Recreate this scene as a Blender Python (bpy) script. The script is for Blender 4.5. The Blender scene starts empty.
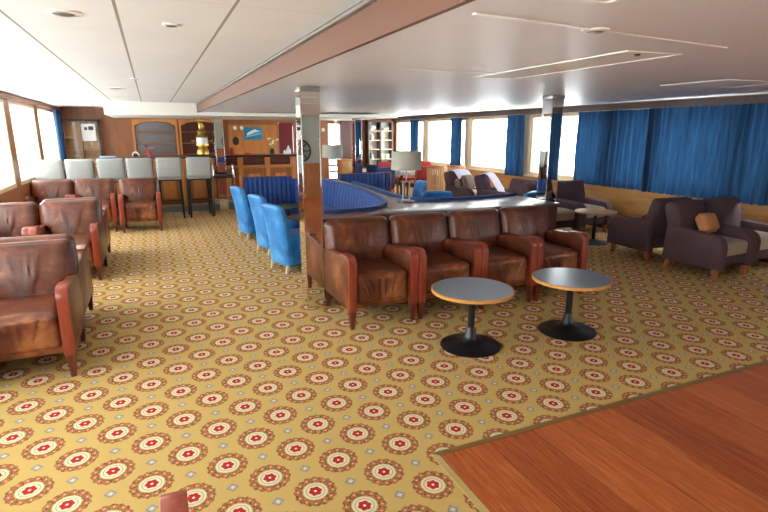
import bpy, bmesh, math, random
from mathutils import Vector, Matrix
random.seed(7)
C = bpy.context.scene.collection
PI = math.pi

# ------------------------------------------------------------------ materials
def lin(c):
    return tuple(((v/255)/12.92 if v/255 <= .04045 else ((v/255+.055)/1.055)**2.4) for v in c) + (1,)

class NT:
    def __init__(s, name):
        s.m = bpy.data.materials.new(name); s.m.use_nodes = True
        s.t = s.m.node_tree; s.b = s.t.nodes['Principled BSDF']; s.out = s.t.nodes['Material Output']
    def n(s, typ, **kw):
        o = s.t.nodes.new(typ)
        for k, v in kw.items(): setattr(o, k, v)
        return o
    def l(s, a, b): s.t.links.new(a, b)
    def put(s, sock, v):
        if hasattr(v, 'is_linked') or hasattr(v, 'links'): s.l(v, sock)
        else: sock.default_value = v
    def math(s, op, a, b=0.0, c=None):
        o = s.n('ShaderNodeMath', operation=op); s.put(o.inputs[0], a); s.put(o.inputs[1], b)
        if c is not None: s.put(o.inputs[2], c)
        return o.outputs[0]
    def mix(s, f, a, b):
        o = s.n('ShaderNodeMix', data_type='RGBA'); s.put(o.inputs[0], f); s.put(o.inputs[6], a); s.put(o.inputs[7], b)
        return o.outputs[2]
    def obj(s): return s.n('ShaderNodeTexCoord').outputs['Object']
    def map(s, vec, scale):
        o = s.n('ShaderNodeMapping'); s.l(vec, o.inputs[0]); o.inputs['Scale'].default_value = scale; return o.outputs[0]
    def noise(s, vec, scale, detail=3, rough=.55, dist=0):
        o = s.n('ShaderNodeTexNoise'); s.l(vec, o.inputs['Vector']); o.inputs['Scale'].default_value = scale
        o.inputs['Detail'].default_value = detail; o.inputs['Roughness'].default_value = rough; o.inputs['Distortion'].default_value = dist
        return o.outputs['Fac']
    def ramp(s, f, stops):
        o = s.n('ShaderNodeValToRGB'); s.l(f, o.inputs[0]); e = o.color_ramp.elements
        while len(e) < len(stops): e.new(.5)
        for i, (p, c) in enumerate(stops): e[i].position = p; e[i].color = c
        return o.outputs[0]
    def bump(s, h, st=.2, d=.01):
        o = s.n('ShaderNodeBump'); o.inputs['Strength'].default_value = st; o.inputs['Distance'].default_value = d
        s.l(h, o.inputs['Height']); s.l(o.outputs[0], s.b.inputs['Normal'])
    def setp(s, col=None, rough=None, metal=None, **kw):
        if col is not None: s.put(s.b.inputs['Base Color'], col)
        if rough is not None: s.put(s.b.inputs['Roughness'], rough)
        if metal is not None: s.put(s.b.inputs['Metallic'], metal)
        for k, v in kw.items(): s.put(s.b.inputs[k], v)
        return s

def plain(name, rgb, rough=.5, metal=0, var=.12, scale=12):
    t = NT(name); c = lin(rgb)
    f = t.noise(t.obj(), scale)
    d = tuple(x*(1-var) for x in c[:3])+(1,); e = tuple(min(1, x*(1+var)) for x in c[:3])+(1,)
    t.setp(t.mix(f, d, e), rough, metal); return t.m

def fabric(name, rgb, var=.25, rough=.95):
    t = NT(name); c = lin(rgb); o = t.obj()
    f = t.noise(o, 220, 2); g = t.noise(o, 5, 3)
    h = t.math('ADD', t.math('MULTIPLY', f, .6), t.math('MULTIPLY', g, .4))
    t.setp(t.ramp(h, [(.3, tuple(x*(1-var) for x in c[:3])+(1,)), (.7, tuple(min(1, x*(1+var)) for x in c[:3])+(1,))]), rough)
    t.bump(f, .15, .004); return t.m

def wood(name, c1, c2, axis='Z', scale=6, rough=.4, coat=0, stretch=12):
    t = NT(name); o = t.obj()
    s = {'X': (1, stretch, stretch), 'Y': (stretch, 1, stretch), 'Z': (stretch, stretch, 1)}[axis]
    v = t.map(o, s)
    f = t.noise(v, scale*.35, 6, .6, .6); g = t.noise(v, scale*1.6, 3, .6)
    h = t.math('ADD', t.math('MULTIPLY', f, .7), t.math('MULTIPLY', g, .3))
    t.setp(t.ramp(h, [(.32, lin(c1)), (.68, lin(c2))]), rough)
    t.b.inputs['Coat Weight'].default_value = coat; t.b.inputs['Coat Roughness'].default_value = .15
    return t.m

def leather(name, dark, mid, worn, rough=.36):
    t = NT(name); o = t.obj()
    f = t.noise(o, 3.2, 4, .6, .3); g = t.noise(o, 26, 3)
    c = t.ramp(f, [(.34, lin(dark)), (.52, lin(mid)), (.70, lin(worn))])
    c = t.mix(t.math('MULTIPLY', g, .25), c, lin(dark))
    t.setp(c, t.math('MULTIPLY_ADD', g, .2, rough-.1))
    t.b.inputs['Specular IOR Level'].default_value = .5
    vo = t.n('ShaderNodeTexVoronoi'); t.l(o, vo.inputs['Vector']); vo.inputs['Scale'].default_value = 240
    t.bump(vo.outputs['Distance'], .12, .003); return t.m

def carpet():
    t = NT('patterned_carpet'); o = t.obj()
    sp = t.n('ShaderNodeSeparateXYZ'); t.l(o, sp.inputs[0])
    p = .186
    M = t.math
    u = M('DIVIDE', M('SUBTRACT', sp.outputs[0], .0258), .1822); v = M('DIVIDE', M('SUBTRACT', sp.outputs[1], 2.694), .1895)
    a = M('MULTIPLY', M('ADD', u, v), .5); b = M('MULTIPLY', M('SUBTRACT', u, v), .5)
    def cell(off):
        fa = M('SUBTRACT', M('FRACT', M('ADD', a, off)), .5); fb = M('SUBTRACT', M('FRACT', M('ADD', b, off)), .5)
        return M('MULTIPLY', M('ADD', fa, fb), p), M('MULTIPLY', M('SUBTRACT', fa, fb), p)
    x, y = cell(.5)
    r = M('SQRT', M('ADD', M('MULTIPLY', x, x), M('MULTIPLY', y, y))); th = M('ARCTAN2', y, x)
    fine = t.noise(o, 330, 2, .7); med = t.noise(o, 60, 2, .6)
    rj = M('ADD', r, M('MULTIPLY', M('SUBTRACT', med, .5), .012))
    base = t.mix(fine, lin((170, 141, 77)), lin((208, 178, 111)))
    lt = lambda q, k: M('LESS_THAN', q, k)
    # outer floral ring
    ringcol = t.mix(M('GREATER_THAN', t.noise(o, 95, 2, .6), .5), lin((104, 72, 38)), lin((168, 120, 70)))
    wob = M('MULTIPLY', M('COSINE', M('MULTIPLY', th, 16)), .0035)
    ro = M('ADD', rj, wob)
    col = t.mix(M('MULTIPLY', lt(ro, .104), .95), base, ringcol)
    # eight little flowers in the ring
    k = 2*PI/12
    fold = M('SUBTRACT', M('MODULO', M('ADD', th, 4*PI), k), k/2)
    fx = M('SUBTRACT', M('MULTIPLY', r, M('COSINE', fold)), .086); fy = M('MULTIPLY', r, M('SINE', fold))
    fr = M('SQRT', M('ADD', M('MULTIPLY', fx, fx), M('MULTIPLY', fy, fy)))
    col = t.mix(lt(fr, .0115), col, lin((192, 104, 86)))
    col = t.mix(lt(fr, .004), col, lin((236, 196, 170)))
    # cream centre with grey-green line
    col = t.mix(lt(rj, .064), col, lin((200, 176, 122)))
    col = t.mix(lt(r, .058), col, lin((220, 205, 168)))
    col = t.mix(M('MULTIPLY', lt(r, .049), M('GREATER_THAN', r, .043)), col, lin((160, 160, 142)))
    pet = M('ADD', r, M('MULTIPLY', M('COSINE', M('MULTIPLY', th, 6)), -.003))
    col = t.mix(lt(pet, .031), col, lin((176, 46, 44)))
    col = t.mix(M('MULTIPLY', lt(M('ABSOLUTE', M('SUBTRACT', pet, .018)), .0018), .7), col, lin((130, 40, 40)))
    col = t.mix(lt(r, .007), col, lin((240, 214, 190)))
    # small diamonds between
    x2, y2 = cell(0.0)
    dm = M('ADD', M('ABSOLUTE', x2), M('ABSOLUTE', y2))
    col = t.mix(lt(dm, .031), col, lin((126, 128, 134)))
    col = t.mix(lt(dm, .021), col, lin((170, 164, 148)))
    col = t.mix(lt(dm, .009), col, lin((214, 206, 184)))
    t.setp(col, 1.0); t.b.inputs['Specular IOR Level'].default_value = .15
    t.bump(fine, .35, .006); return t.m

def parquet():
    t = NT('red_brown_parquet'); o = t.obj()
    sp = t.n('ShaderNodeSeparateXYZ'); t.l(o, sp.inputs[0]); M = t.math
    u = M('DIVIDE', M('SUBTRACT', sp.outputs[0], 1.262), .31)
    idx = M('FLOOR', u); fr = M('FRACT', u)
    cmb = t.n('ShaderNodeCombineXYZ'); t.l(M('MULTIPLY', idx, 3.7), cmb.inputs[2])
    va = t.n('ShaderNodeVectorMath', operation='ADD'); t.l(o, va.inputs[0]); t.l(cmb.outputs[0], va.inputs[1])
    v = t.map(va.outputs[0], (26, 1.3, 1))
    f = t.noise(v, 2.2, 6, .65, .8); g = t.noise(v, 9, 4, .6)
    wn = t.n('ShaderNodeTexWhiteNoise', noise_dimensions='1D'); t.l(idx, wn.inputs['W'])
    h = M('ADD', M('MULTIPLY', f, .65), M('MULTIPLY', g, .35)); h = M('ADD', h, M('MULTIPLY', M('SUBTRACT', wn.outputs[0], .5), .16))
    c = t.ramp(h, [(.3, lin((118, 50, 20))), (.5, lin((164, 82, 36))), (.72, lin((198, 118, 60)))])
    seam = M('LESS_THAN', fr, .014)
    half = M('LESS_THAN', M('ABSOLUTE', M('SUBTRACT', fr, .5)), .004)
    c = t.mix(M('MULTIPLY', M('MAXIMUM', seam, M('MULTIPLY', half, .4)), .75), c, lin((46, 18, 8)))
    t.setp(c, M('MULTIPLY_ADD', g, .15, .34)); t.b.inputs['Specular IOR Level'].default_value = .4
    return t.m

def ceil_tiles():
    t = NT('ceiling_tiles'); o = t.obj(); M = t.math
    sp = t.n('ShaderNodeSeparateXYZ'); t.l(o, sp.inputs[0])
    fx = M('FRACT', M('DIVIDE', M('ADD', sp.outputs[0], .105), .52)); fy = M('FRACT', M('DIVIDE', sp.outputs[1], .9))
    lx = M('LESS_THAN', fx, .03); ly = M('MULTIPLY', M('LESS_THAN', fy, .007), .35)
    n = t.noise(o, 1.5, 2); s = t.noise(o, 140, 2)
    c = t.mix(n, lin((222, 220, 215)), lin((234, 232, 227)))
    c = t.mix(M('MULTIPLY', s, .12), c, lin((190, 186, 176)))
    c = t.mix(M('MAXIMUM', lx, ly), c, lin((150, 140, 124)))
    t.setp(c, .7); return t.m

def curtain_mat(name, rgb):
    t = NT(name); c = lin(rgb); o = t.obj()
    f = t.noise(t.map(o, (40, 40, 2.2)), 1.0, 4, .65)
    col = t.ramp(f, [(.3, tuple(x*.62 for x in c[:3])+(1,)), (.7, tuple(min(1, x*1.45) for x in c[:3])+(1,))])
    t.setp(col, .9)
    tr = t.n('ShaderNodeBsdfTranslucent'); t.l(col, tr.inputs[0])
    mx = t.n('ShaderNodeMixShader'); mx.inputs[0].default_value = .3
    t.l(t.b.outputs[0], mx.inputs[1]); t.l(tr.outputs[0], mx.inputs[2]); t.l(mx.outputs[0], t.out.inputs[0])
    return t.m

def glass_mat():
    t = NT('window_glass')
    tr = t.n('ShaderNodeBsdfTransparent'); tr.inputs[0].default_value = (.97, .985, .98, 1)
    gl = t.n('ShaderNodeBsdfGlossy'); gl.inputs['Roughness'].default_value = .02
    lw = t.n('ShaderNodeLayerWeight'); fr = t.math('MULTIPLY_ADD', t.math('POWER', lw.outputs['Facing'], 5.0), .5, .02)
    mx = t.n('ShaderNodeMixShader'); t.l(fr, mx.inputs[0]); t.l(tr.outputs[0], mx.inputs[1]); t.l(gl.outputs[0], mx.inputs[2])
    t.l(mx.outputs[0], t.out.inputs[0]); return t.m

def shade_mat():
    t = NT('lamp_shade_linen'); c = lin((214, 212, 196)); f = t.noise(t.obj(), 150, 2)
    col = t.mix(f, tuple(x*.9 for x in c[:3])+(1,), c); t.setp(col, .9)
    tr = t.n('ShaderNodeBsdfTranslucent'); t.l(col, tr.inputs[0])
    mx = t.n('ShaderNodeMixShader'); mx.inputs[0].default_value = .35
    t.l(t.b.outputs[0], mx.inputs[1]); t.l(tr.outputs[0], mx.inputs[2]); t.l(mx.outputs[0], t.out.inputs[0]); return t.m

def stripe_blue():
    t = NT('ribbed_blue_velvet'); o = t.obj(); f = t.noise(o, 9, 3); g = t.noise(o, 160, 2)
    c = t.mix(f, lin((14, 46, 104)), lin((30, 80, 150)))
    c = t.mix(M_(t, g), c, lin((16, 40, 92)))
    t.setp(c, .75); t.b.inputs['Sheen Weight'].default_value = .08; t.bump(g, .1, .003); return t.m
def M_(t, g): return t.math('MULTIPLY', g, .35)

MAT = dict(
    carpet=carpet(), parquet=parquet(), tiles=ceil_tiles(),
    ceil=plain('ceiling_paint', (232, 234, 236), .45, 0, .03, 1.2),
    white=plain('white_paint', (234, 232, 222), .6, 0, .02),
    whitetrim=plain('white_enamel', (238, 238, 232), .35, 0, .02),
    fascia=plain('brown_laminate', (106, 66, 42), .5, 0, .06, 3),
    greywall=plain('grey_green_wall', (150, 158, 146), .7, 0, .03),
    mirror=NT('mirror').setp((.86, .88, .87, 1), .015, 1).m,
    chrome=NT('chrome').setp((.8, .8, .8, 1), .12, 1).m,
    steel=plain('brushed_steel', (168, 166, 160), .35, .9, .08, 30),
    brass=plain('brass', (176, 140, 70), .3, 1, .1),
    leather=leather('brown_leather', (60, 28, 17), (112, 58, 35), (178, 114, 68), .33),
    armwood=wood('mahogany_arm', (116, 40, 26), (158, 68, 44), 'Z', 5, .32, .3),
    legwood=wood('dark_leg_wood', (80, 30, 20), (118, 50, 34), 'Z', 6, .35, .2),
    purple=fabric('aubergine_fabric', (84, 62, 66), .22),
    oat=fabric('oatmeal_fabric', (176, 160, 140), .12),
    throw=fabric('lilac_white_throw', (206, 202, 214), .08),
    cushbrown=fabric('brown_cushion', (112, 92, 82), .2),
    cushtan=fabric('tan_cushion', (190, 128, 82), .15),
    tanleg=wood('orange_leg_wood', (150, 84, 50), (186, 116, 74), 'Z', 6, .4),
    bluelea=leather('sky_blue_leatherette', (34, 104, 168), (56, 138, 204), (92, 170, 226), .42),
    velvet=stripe_blue(),
    paleleg=wood('pale_leg_wood', (196, 176, 144), (224, 208, 182), 'Z', 6, .5),
    ledge=wood('dark_polished_ledge', (72, 40, 34), (104, 62, 52), 'X', 4, .35, .25),
    panel=wood('dark_red_panel', (70, 28, 20), (98, 42, 30), 'Z', 4, .35, .2),
    laminate=plain('slate_blue_laminate', (104, 114, 124), .28, 0, .08, 60),
    edge=wood('golden_edge', (196, 138, 66), (220, 164, 92), 'X', 8, .35, .2),
    black=plain('black_enamel', (20, 21, 23), .32, 0, .2),
    blackplastic=plain('black_vinyl', (30, 30, 32), .45, 0, .2),
    goldwood=wood('golden_veneer', (168, 116, 58), (212, 160, 92), 'Y', 3, .42, .15, 8),
    orangewood=wood('orange_veneer', (178, 108, 50), (214, 148, 80), 'Z', 3, .38, .2, 9),
    wallwood=wood('brown_veneer', (132, 78, 42), (170, 110, 64), 'Z', 3, .4, .2, 9),
    darkwood=wood('dark_brown_wood', (48, 24, 16), (74, 38, 26), 'X', 4, .3, .3),
    postwood=wood('window_post_wood', (218, 192, 154), (236, 216, 184), 'Z', 4, .45),  # lightened wood: overexposed bloom around the windows is put into its colour
    trimred=wood('red_brown_trim', (118, 54, 36), (150, 78, 54), 'Z', 4, .4),
    pelmet=plain('pelmet_brown', (70, 52, 46), .6, 0, .1),
    curtain=curtain_mat('blue_curtain', (24, 53, 82)),
    glass=glass_mat(), shade=shade_mat(),
    greyvinyl=plain('grey_stool_vinyl', (162, 164, 158), .5, 0, .08, 20),
    kick=plain('blue_grey_kickplate', (128, 146, 158), .4, .3, .1),
    winered=plain('wine_red_door', (116, 26, 28), .5, 0, .08),
    red=plain('bright_red', (200, 36, 38), .4, 0, .05),
    paper=plain('white_paper', (240, 240, 238), .8, 0, .01),
    ink=plain('grey_ink', (70, 70, 74), .8, 0, .1),
    cloth=fabric('white_tablecloth', (232, 228, 222), .05),
    navy=fabric('navy_fabric', (34, 56, 96), .25),
    redfab=fabric('red_fabric', (140, 40, 36), .15),
    rattan=wood('pale_rattan', (170, 124, 82), (214, 172, 124), 'Z', 10, .55, 0, 30),
    ceramic=plain('white_ceramic', (240, 240, 236), .25, 0, .01),
    palegreen=plain('pale_green_box', (176, 200, 168), .6, 0, .05),
    sky=plain('picture_sea_blue', (24, 136, 176), .45, 0, .25, 9),
    leaf=plain('yellow_green_leaf', (168, 160, 76), .6, 0, .2),
    petal=plain('cream_petal', (238, 226, 190), .6, 0, .05),
    globe=plain('opal_glass', (246, 242, 230), .25, 0, .01),
    iron=plain('wrought_iron', (38, 36, 34), .5, .3, .1),
    paleblue=plain('pale_blue_slat', (150, 196, 226), .5, 0, .05),
)

# ------------------------------------------------------------------ mesh helpers
class B:
    def __init__(s): s.bm = bmesh.new()
    def _add(s, verts, faces):
        vs = [s.bm.verts.new(v) for v in verts]
        for f in faces:
            try: s.bm.faces.new([vs[i] for i in f])
            except ValueError: pass
        return vs
    def box(s, x0, x1, y0, y1, z0, z1, bev=0, seg=2):
        t = bmesh.new()
        r = bmesh.ops.create_cube(t, size=1)
        for v in t.verts: v.co = Vector(((x0+x1)/2+v.co.x*(x1-x0), (y0+y1)/2+v.co.y*(y1-y0), (z0+z1)/2+v.co.z*(z1-z0)))
        if bev: bmesh.ops.bevel(t, geom=t.edges[:], offset=bev, segments=seg, affect='EDGES', profile=.5)
        s.merge(t); return s
    def merge(s, t):
        me = bpy.data.meshes.new('tmp'); t.to_mesh(me); t.free(); s.bm.from_mesh(me); bpy.data.meshes.remove(me)
    def rod(s, p0, p1, r0, r1=None, seg=12):
        r1 = r0 if r1 is None else r1
        p0, p1 = Vector(p0), Vector(p1); d = p1-p0
        q = d.to_track_quat('Z', 'Y').to_matrix()
        v = []
        for p, r in ((p0, r0), (p1, r1)):
            for i in range(seg):
                a = 2*PI*i/seg; v.append(p+q@Vector((r*math.cos(a), r*math.sin(a), 0)))
        f = [(i, (i+1) % seg, seg+(i+1) % seg, seg+i) for i in range(seg)] + [tuple(range(seg-1, -1, -1)), tuple(range(seg, 2*seg))]
        s._add(v, f); return s
    def sqleg(s, p0, p1, a0, a1):
        p0, p1 = Vector(p0), Vector(p1)
        v = []
        for p, a in ((p0, a0), (p1, a1)):
            for sx, sy in ((-1, -1), (1, -1), (1, 1), (-1, 1)): v.append(p+Vector((sx*a/2, sy*a/2, 0)))
        s._add(v, [(3, 2, 1, 0), (4, 5, 6, 7), (0, 1, 5, 4), (1, 2, 6, 5), (2, 3, 7, 6), (3, 0, 4, 7)]); return s
    def tube(s, pts, r, seg=8):
        pts = [Vector(p) for p in pts]; v = []; n = len(pts)
        up = Vector((0, 0, 1))
        for i, p in enumerate(pts):
            d = (pts[min(i+1, n-1)]-pts[max(i-1, 0)]).normalized()
            a = d.cross(up)
            if a.length < .05: a = d.cross(Vector((1, 0, 0)))
            a.normalize(); b = a.cross(d)
            for k in range(seg):
                t = 2*PI*k/seg; v.append(p+a*(r*math.cos(t))+b*(r*math.sin(t)))
        f = [(i*seg+k, i*seg+(k+1) % seg, (i+1)*seg+(k+1) % seg, (i+1)*seg+k) for i in range(n-1) for k in range(seg)]
        f += [tuple(range(seg-1, -1, -1)), tuple(range((n-1)*seg, n*seg))]
        s._add(v, f); return s
    def lathe(s, prof, c=(0, 0, 0), seg=40):
        v = []; n = len(prof)
        for r, z in prof:
            for k in range(seg):
                a = 2*PI*k/seg; v.append((c[0]+r*math.cos(a), c[1]+r*math.sin(a), c[2]+z))
        f = [(i*seg+k, i*seg+(k+1) % seg, (i+1)*seg+(k+1) % seg, (i+1)*seg+k) for i in range(n-1) for k in range(seg)]
        f += [tuple(range(seg-1, -1, -1)), tuple(range((n-1)*seg, n*seg))]
        s._add(v, f); return s
    def prism(s, poly, axis, lo, hi, bev=0):
        t = bmesh.new(); n = len(poly)
        def P(a, b, h): return {'X': (h, a, b), 'Y': (a, h, b), 'Z': (a, b, h)}[axis]
        v0 = [t.verts.new(P(a, b, lo)) for a, b in poly]; v1 = [t.verts.new(P(a, b, hi)) for a, b in poly]
        t.faces.new(v0[::-1]); t.faces.new(v1)
        for i in range(n): t.faces.new((v0[i], v0[(i+1) % n], v1[(i+1) % n], v1[i]))
        bmesh.ops.recalc_face_normals(t, faces=t.faces[:])
        if bev:
            caps = [f for f in t.faces if len(f.verts) == n]
            es = list({e for f in caps for e in f.edges})
            bmesh.ops.bevel(t, geom=es, offset=bev, segments=2, affect='EDGES', profile=.5)
        s.merge(t); return s
    def cushion(s, c, half, r, n=10, fn=None, mtx=None):
        t = bmesh.new(); bmesh.ops.create_cube(t, size=2)
        bmesh.ops.subdivide_edges(t, edges=t.edges[:], cuts=n, use_grid_fill=True)
        h = Vector(half); c = Vector(c)
        for v in t.verts:
            u = v.co.copy()
            w = Vector((math.sin(u.x*PI/2)*.6+u.x*.4, math.sin(u.y*PI/2)*.6+u.y*.4, math.sin(u.z*PI/2)*.6+u.z*.4))
            p = Vector((w.x*h.x, w.y*h.y, w.z*h.z))
            inn = Vector([max(-(h[i]-min(r, h[i]*.999)), min(h[i]-min(r, h[i]*.999), p[i])) for i in range(3)])
            d = p-inn
            if d.length > 1e-6: p = inn+d.normalized()*r if min(half) >= r else inn+d
            if fn: p = fn(p, u)
            v.co = (mtx @ p if mtx else p)+c
        s.merge(t); return s
    def sheet(s, f, nu, nv, thick=None):
        v = [f(i/nu, j/nv) for j in range(nv+1) for i in range(nu+1)]
        q = [(j*(nu+1)+i, j*(nu+1)+i+1, (j+1)*(nu+1)+i+1, (j+1)*(nu+1)+i) for j in range(nv) for i in range(nu)]
        s._add(v, q)
        if thick: bmesh.ops.solidify(s.bm, geom=s.bm.faces[:], thickness=thick)
        return s
    def xf(s, m): bmesh.ops.transform(s.bm, matrix=m, verts=s.bm.verts[:]); return s
    def build(s, name, mat, parent=None, label=None, angle=38, flat=False):
        bm = s.bm
        bmesh.ops.recalc_face_normals(bm, faces=bm.faces[:])
        th = math.radians(angle)
        for f in bm.faces: f.smooth = not flat
        for e in bm.edges:
            if len(e.link_faces) == 2 and e.calc_face_angle(0) > th: e.smooth = False
        me = bpy.data.meshes.new(name); bm.to_mesh(me); bm.free()
        o = bpy.data.objects.new(name, me); C.objects.link(o)
        me.materials.append(MAT[mat] if isinstance(mat, str) else mat)
        if parent: o.parent = parent
        if label: o['label'] = label
        return o

def tag(o, label, cat, group=None):
    o['label'] = label; o['category'] = cat
    if group: o['group'] = group
    return o
def thing(name, label, cat, loc=(0, 0, 0), rz=0, group=None):
    o = bpy.data.objects.new(name, None); C.objects.link(o); o.empty_display_size = .1
    o.location = loc; o.rotation_euler = (0, 0, rz); return tag(o, label, cat, group)
def struct(o): o['kind'] = 'structure'; return o
def kids(o): return [c for c in bpy.data.objects if c.parent == o]
def dup(src, loc, rz, label, group=None):
    r = src.copy(); C.objects.link(r); r.location = loc; r.rotation_euler = (0, 0, rz); r['label'] = label
    if group: r['group'] = group
    for ch in kids(src):
        c = ch.copy(); C.objects.link(c); c.parent = r
        for g in kids(ch):
            d = g.copy(); C.objects.link(d); d.parent = c
    return r
def rows(proto, specs, group):
    for i, (x, y, rz, lab) in enumerate(specs):
        if i == 0:
            proto.location = (x, y, proto.location.z); proto.rotation_euler = (0, 0, rz); proto['label'] = lab; proto['group'] = group
        else: dup(proto, (x, y, proto.location.z), rz, lab, group)
R = math.radians

# ------------------------------------------------------------------ setting
XL, XR, YR, YB, YB2 = -2.0, 7.4, -4.0, 15.0, 15.9
CL = 2.28                      # ceiling over the left aisle
def cr(x): return 2.1+.0135*(x-1.35)   # lower ceiling over the middle and right
struct(B().box(XL-.1, XR+.1, YR-.1, YB2+.1, -.1, 0).build('floor', 'carpet'))
struct(B().box(1.262, 6.6, -3.9, 2.118, .001, .006).build('parquet_floor', 'parquet'))
b = B(); b.prism([(1.226, 2.154), (1.262, 2.118), (6.6, 2.118), (6.6, 2.154)], 'Z', .001, .009); struct(b.build('trim_1', plain('bronze_strip', (136, 108, 58), .4, .3)))
b = B(); b.prism([(1.226, 2.154), (1.226, -3.9), (1.262, -3.9), (1.262, 2.118)], 'Z', .001, .009); struct(b.build('trim_2', plain('brass_strip', (206, 182, 120), .35, .4)))
struct(B().box(XL-.1, .95, YR-.1, YB+.1, CL, CL+.08).build('ceiling_left', 'tiles'))
b = B(); b.prism([(.95, cr(.95)), (XR+.1, cr(XR+.1)), (XR+.1, CL+.1), (.95, CL+.1)], 'Y', YR-.1, YB2+.1); struct(b.build('ceiling_right', 'ceil'))
struct(B().box(.925, .949, YR, 11.65, cr(.95)-.003, 2.235).build('trim_3', 'fascia'))
struct(B().box(.9, .949, YR, 11.65, 2.237, 2.25).build('trim_4', 'steel'))
b = B().box(-.78, .95, 11.65, YB, 2.03, CL-.001); b.box(.95, 5.5, 11.65, YB, 2.03, 2.1); struct(b.build('soffit', 'white'))
# left wall with a row of windows
LW = [(12.4, 14.4), (10.1, 12.1), (7.8, 9.8), (5.5, 7.5), (3.2, 5.2), (.9, 2.9), (-1.4, .6), (-3.7, -1.7)]
RW = [(13.85, 15.8), (11.55, 13.65), (9.25, 11.35), (6.95, 9.05), (4.65, 6.75), (2.35, 4.45), (.05, 2.15), (-2.25, -.15)]
ZS, ZT = .8, 2.06
def wall_strip(x0, x1, wins, zs, zt, top, yend, name, mat):
    b = B(); b.box(x0, x1, YR, yend, 0, zs); b.box(x0, x1, YR, yend, zt, top)
    ys = [YR]+[v for w in sorted(wins) for v in w]+[yend]
    for i in range(0, len(ys), 2): b.box(x0, x1, ys[i], ys[i+1], zs, zt)
    return struct(b.build(name, mat))
wall_strip(XL-.1, XL, LW, .85, 2.2, CL, YB, 'wall_left', 'wallwood')
wall_strip(XR, XR+.1, RW, ZS, ZT, cr(XR), YB2, 'wall_right', 'goldwood')
k = 0
for side, wins, x, zs, zt in ((0, LW, XL-.05, .85, 2.2), (1, RW, XR+.05, ZS, ZT)):
    for y0, y1 in wins:
        k += 1
        b = B(); w = .07  # frame widened, its pale border stands in for window bloom
        b.box(x-.055, x+.055, y0, y0+w, zs, zt, .004).box(x-.055, x+.055, y1-w, y1, zs, zt, .004)
        b.box(x-.055, x+.055, y0+w, y1-w, zs, zs+w, .004).box(x-.055, x+.055, y0+w, y1-w, zt-w, zt, .004)
        f = struct(b.build('window_%d' % k, 'postwood'))
        B().box(x-.003, x+.003, y0+w, y1-w, zs+w, zt-w).build('pane', 'glass', f)
for i in range(len(RW)-1):
    struct(B().box(XR-.014, XR-.001, RW[i+1][1], RW[i][0], ZS, ZT, .003).build('trim_%d' % (10+i), 'postwood'))  # pale covers added over the posts, window glare painted as light wood
struct(B().box(XR-.13, XR-.001, YR, YB2, 2.06, cr(XR)-.015, .006).build('trim_5', 'pelmet'))
struct(B().box(XR-.06, XR-.001, YR, YB2, ZS-.03, ZS-.002, .006).build('trim_6', 'postwood'))
struct(B().box(XL+.001, XL+.07, YR, YB, 2.2, CL-.005, .005).build('trim_7', 'trimred'))
struct(B().box(XL+.001, XL+.09, 14.45, 14.9, 0, 2.2, .01).build('trim_8', 'trimred'))
# back walls, with two doorways
b = B(); H = 2.3
b.box(XL, 3.34, YB, YB+.1, 0, H).box(3.76, 4.8, YB, YB+.1, 0, H).box(5.2, 5.5, YB, YB+.1, 0, H)
b.box(3.34, 3.76, YB, YB+.1, 1.95, H).box(4.8, 5.2, YB, YB+.1, 1.95, H)
struct(b.build('wall_back', 'wallwood'))
struct(B().box(5.4, 5.5, YB+.1, YB2, 0, H).build('wall_return', 'panel'))
struct(B().box(5.4, XR+.1, YB2, YB2+.1, 0, H).build('wall_back_right', 'wallwood'))
struct(B().box(1.95, 3.3, YB-.02, YB-.001, .0, 1.9).build('wall_back_veneer', 'orangewood'))
struct(B().box(5.2, 5.5, YB-.06, YB-.001, 0, 2.03).build('trim_9', 'panel'))
d1 = struct(B().box(3.35, 3.75, YB+.02, YB+.06, 0.005, 1.945).build('door_1', 'winered'))
B().box(3.35, 3.75, YB-.03, YB+.0, 1.86, 1.95).build('door_head', 'winered', d1)
b = B().box(4.8, 4.83, YB, YB+.08, 0.0, 1.95).box(5.17, 5.2, YB, YB+.08, 0, 1.95).box(4.83, 5.17, YB, YB+.08, 1.91, 1.95).box(4.83, 5.17, YB, YB+.08, 0, .12)
d2 = struct(b.build('door_2', 'white'))
B().box(4.83, 5.17, YB+.03, YB+.036, .12, 1.91).build('pane', 'glass', d2)
b = B()
for i in range(5): b.box(4.83, 5.17, YB+.045, YB+.06, .5+i*.19, .57+i*.19)
b.build('slat', 'paleblue', d2)
# wall behind the viewer: grey green over a wood dado
b = B().box(XL-.1, XR+.1, YR-.1, YR, .9, H); struct(b.build('wall_rear', 'greywall'))
struct(B().box(XL-.1, XR+.1, YR-.1, YR+.02, 0, .9).build('wall_rear_dado', 'wallwood'))
struct(B().box(XR-.02, XR-.001, YR, YB2, 0.0, .1).build('baseboard_right', 'darkwood'))

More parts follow.
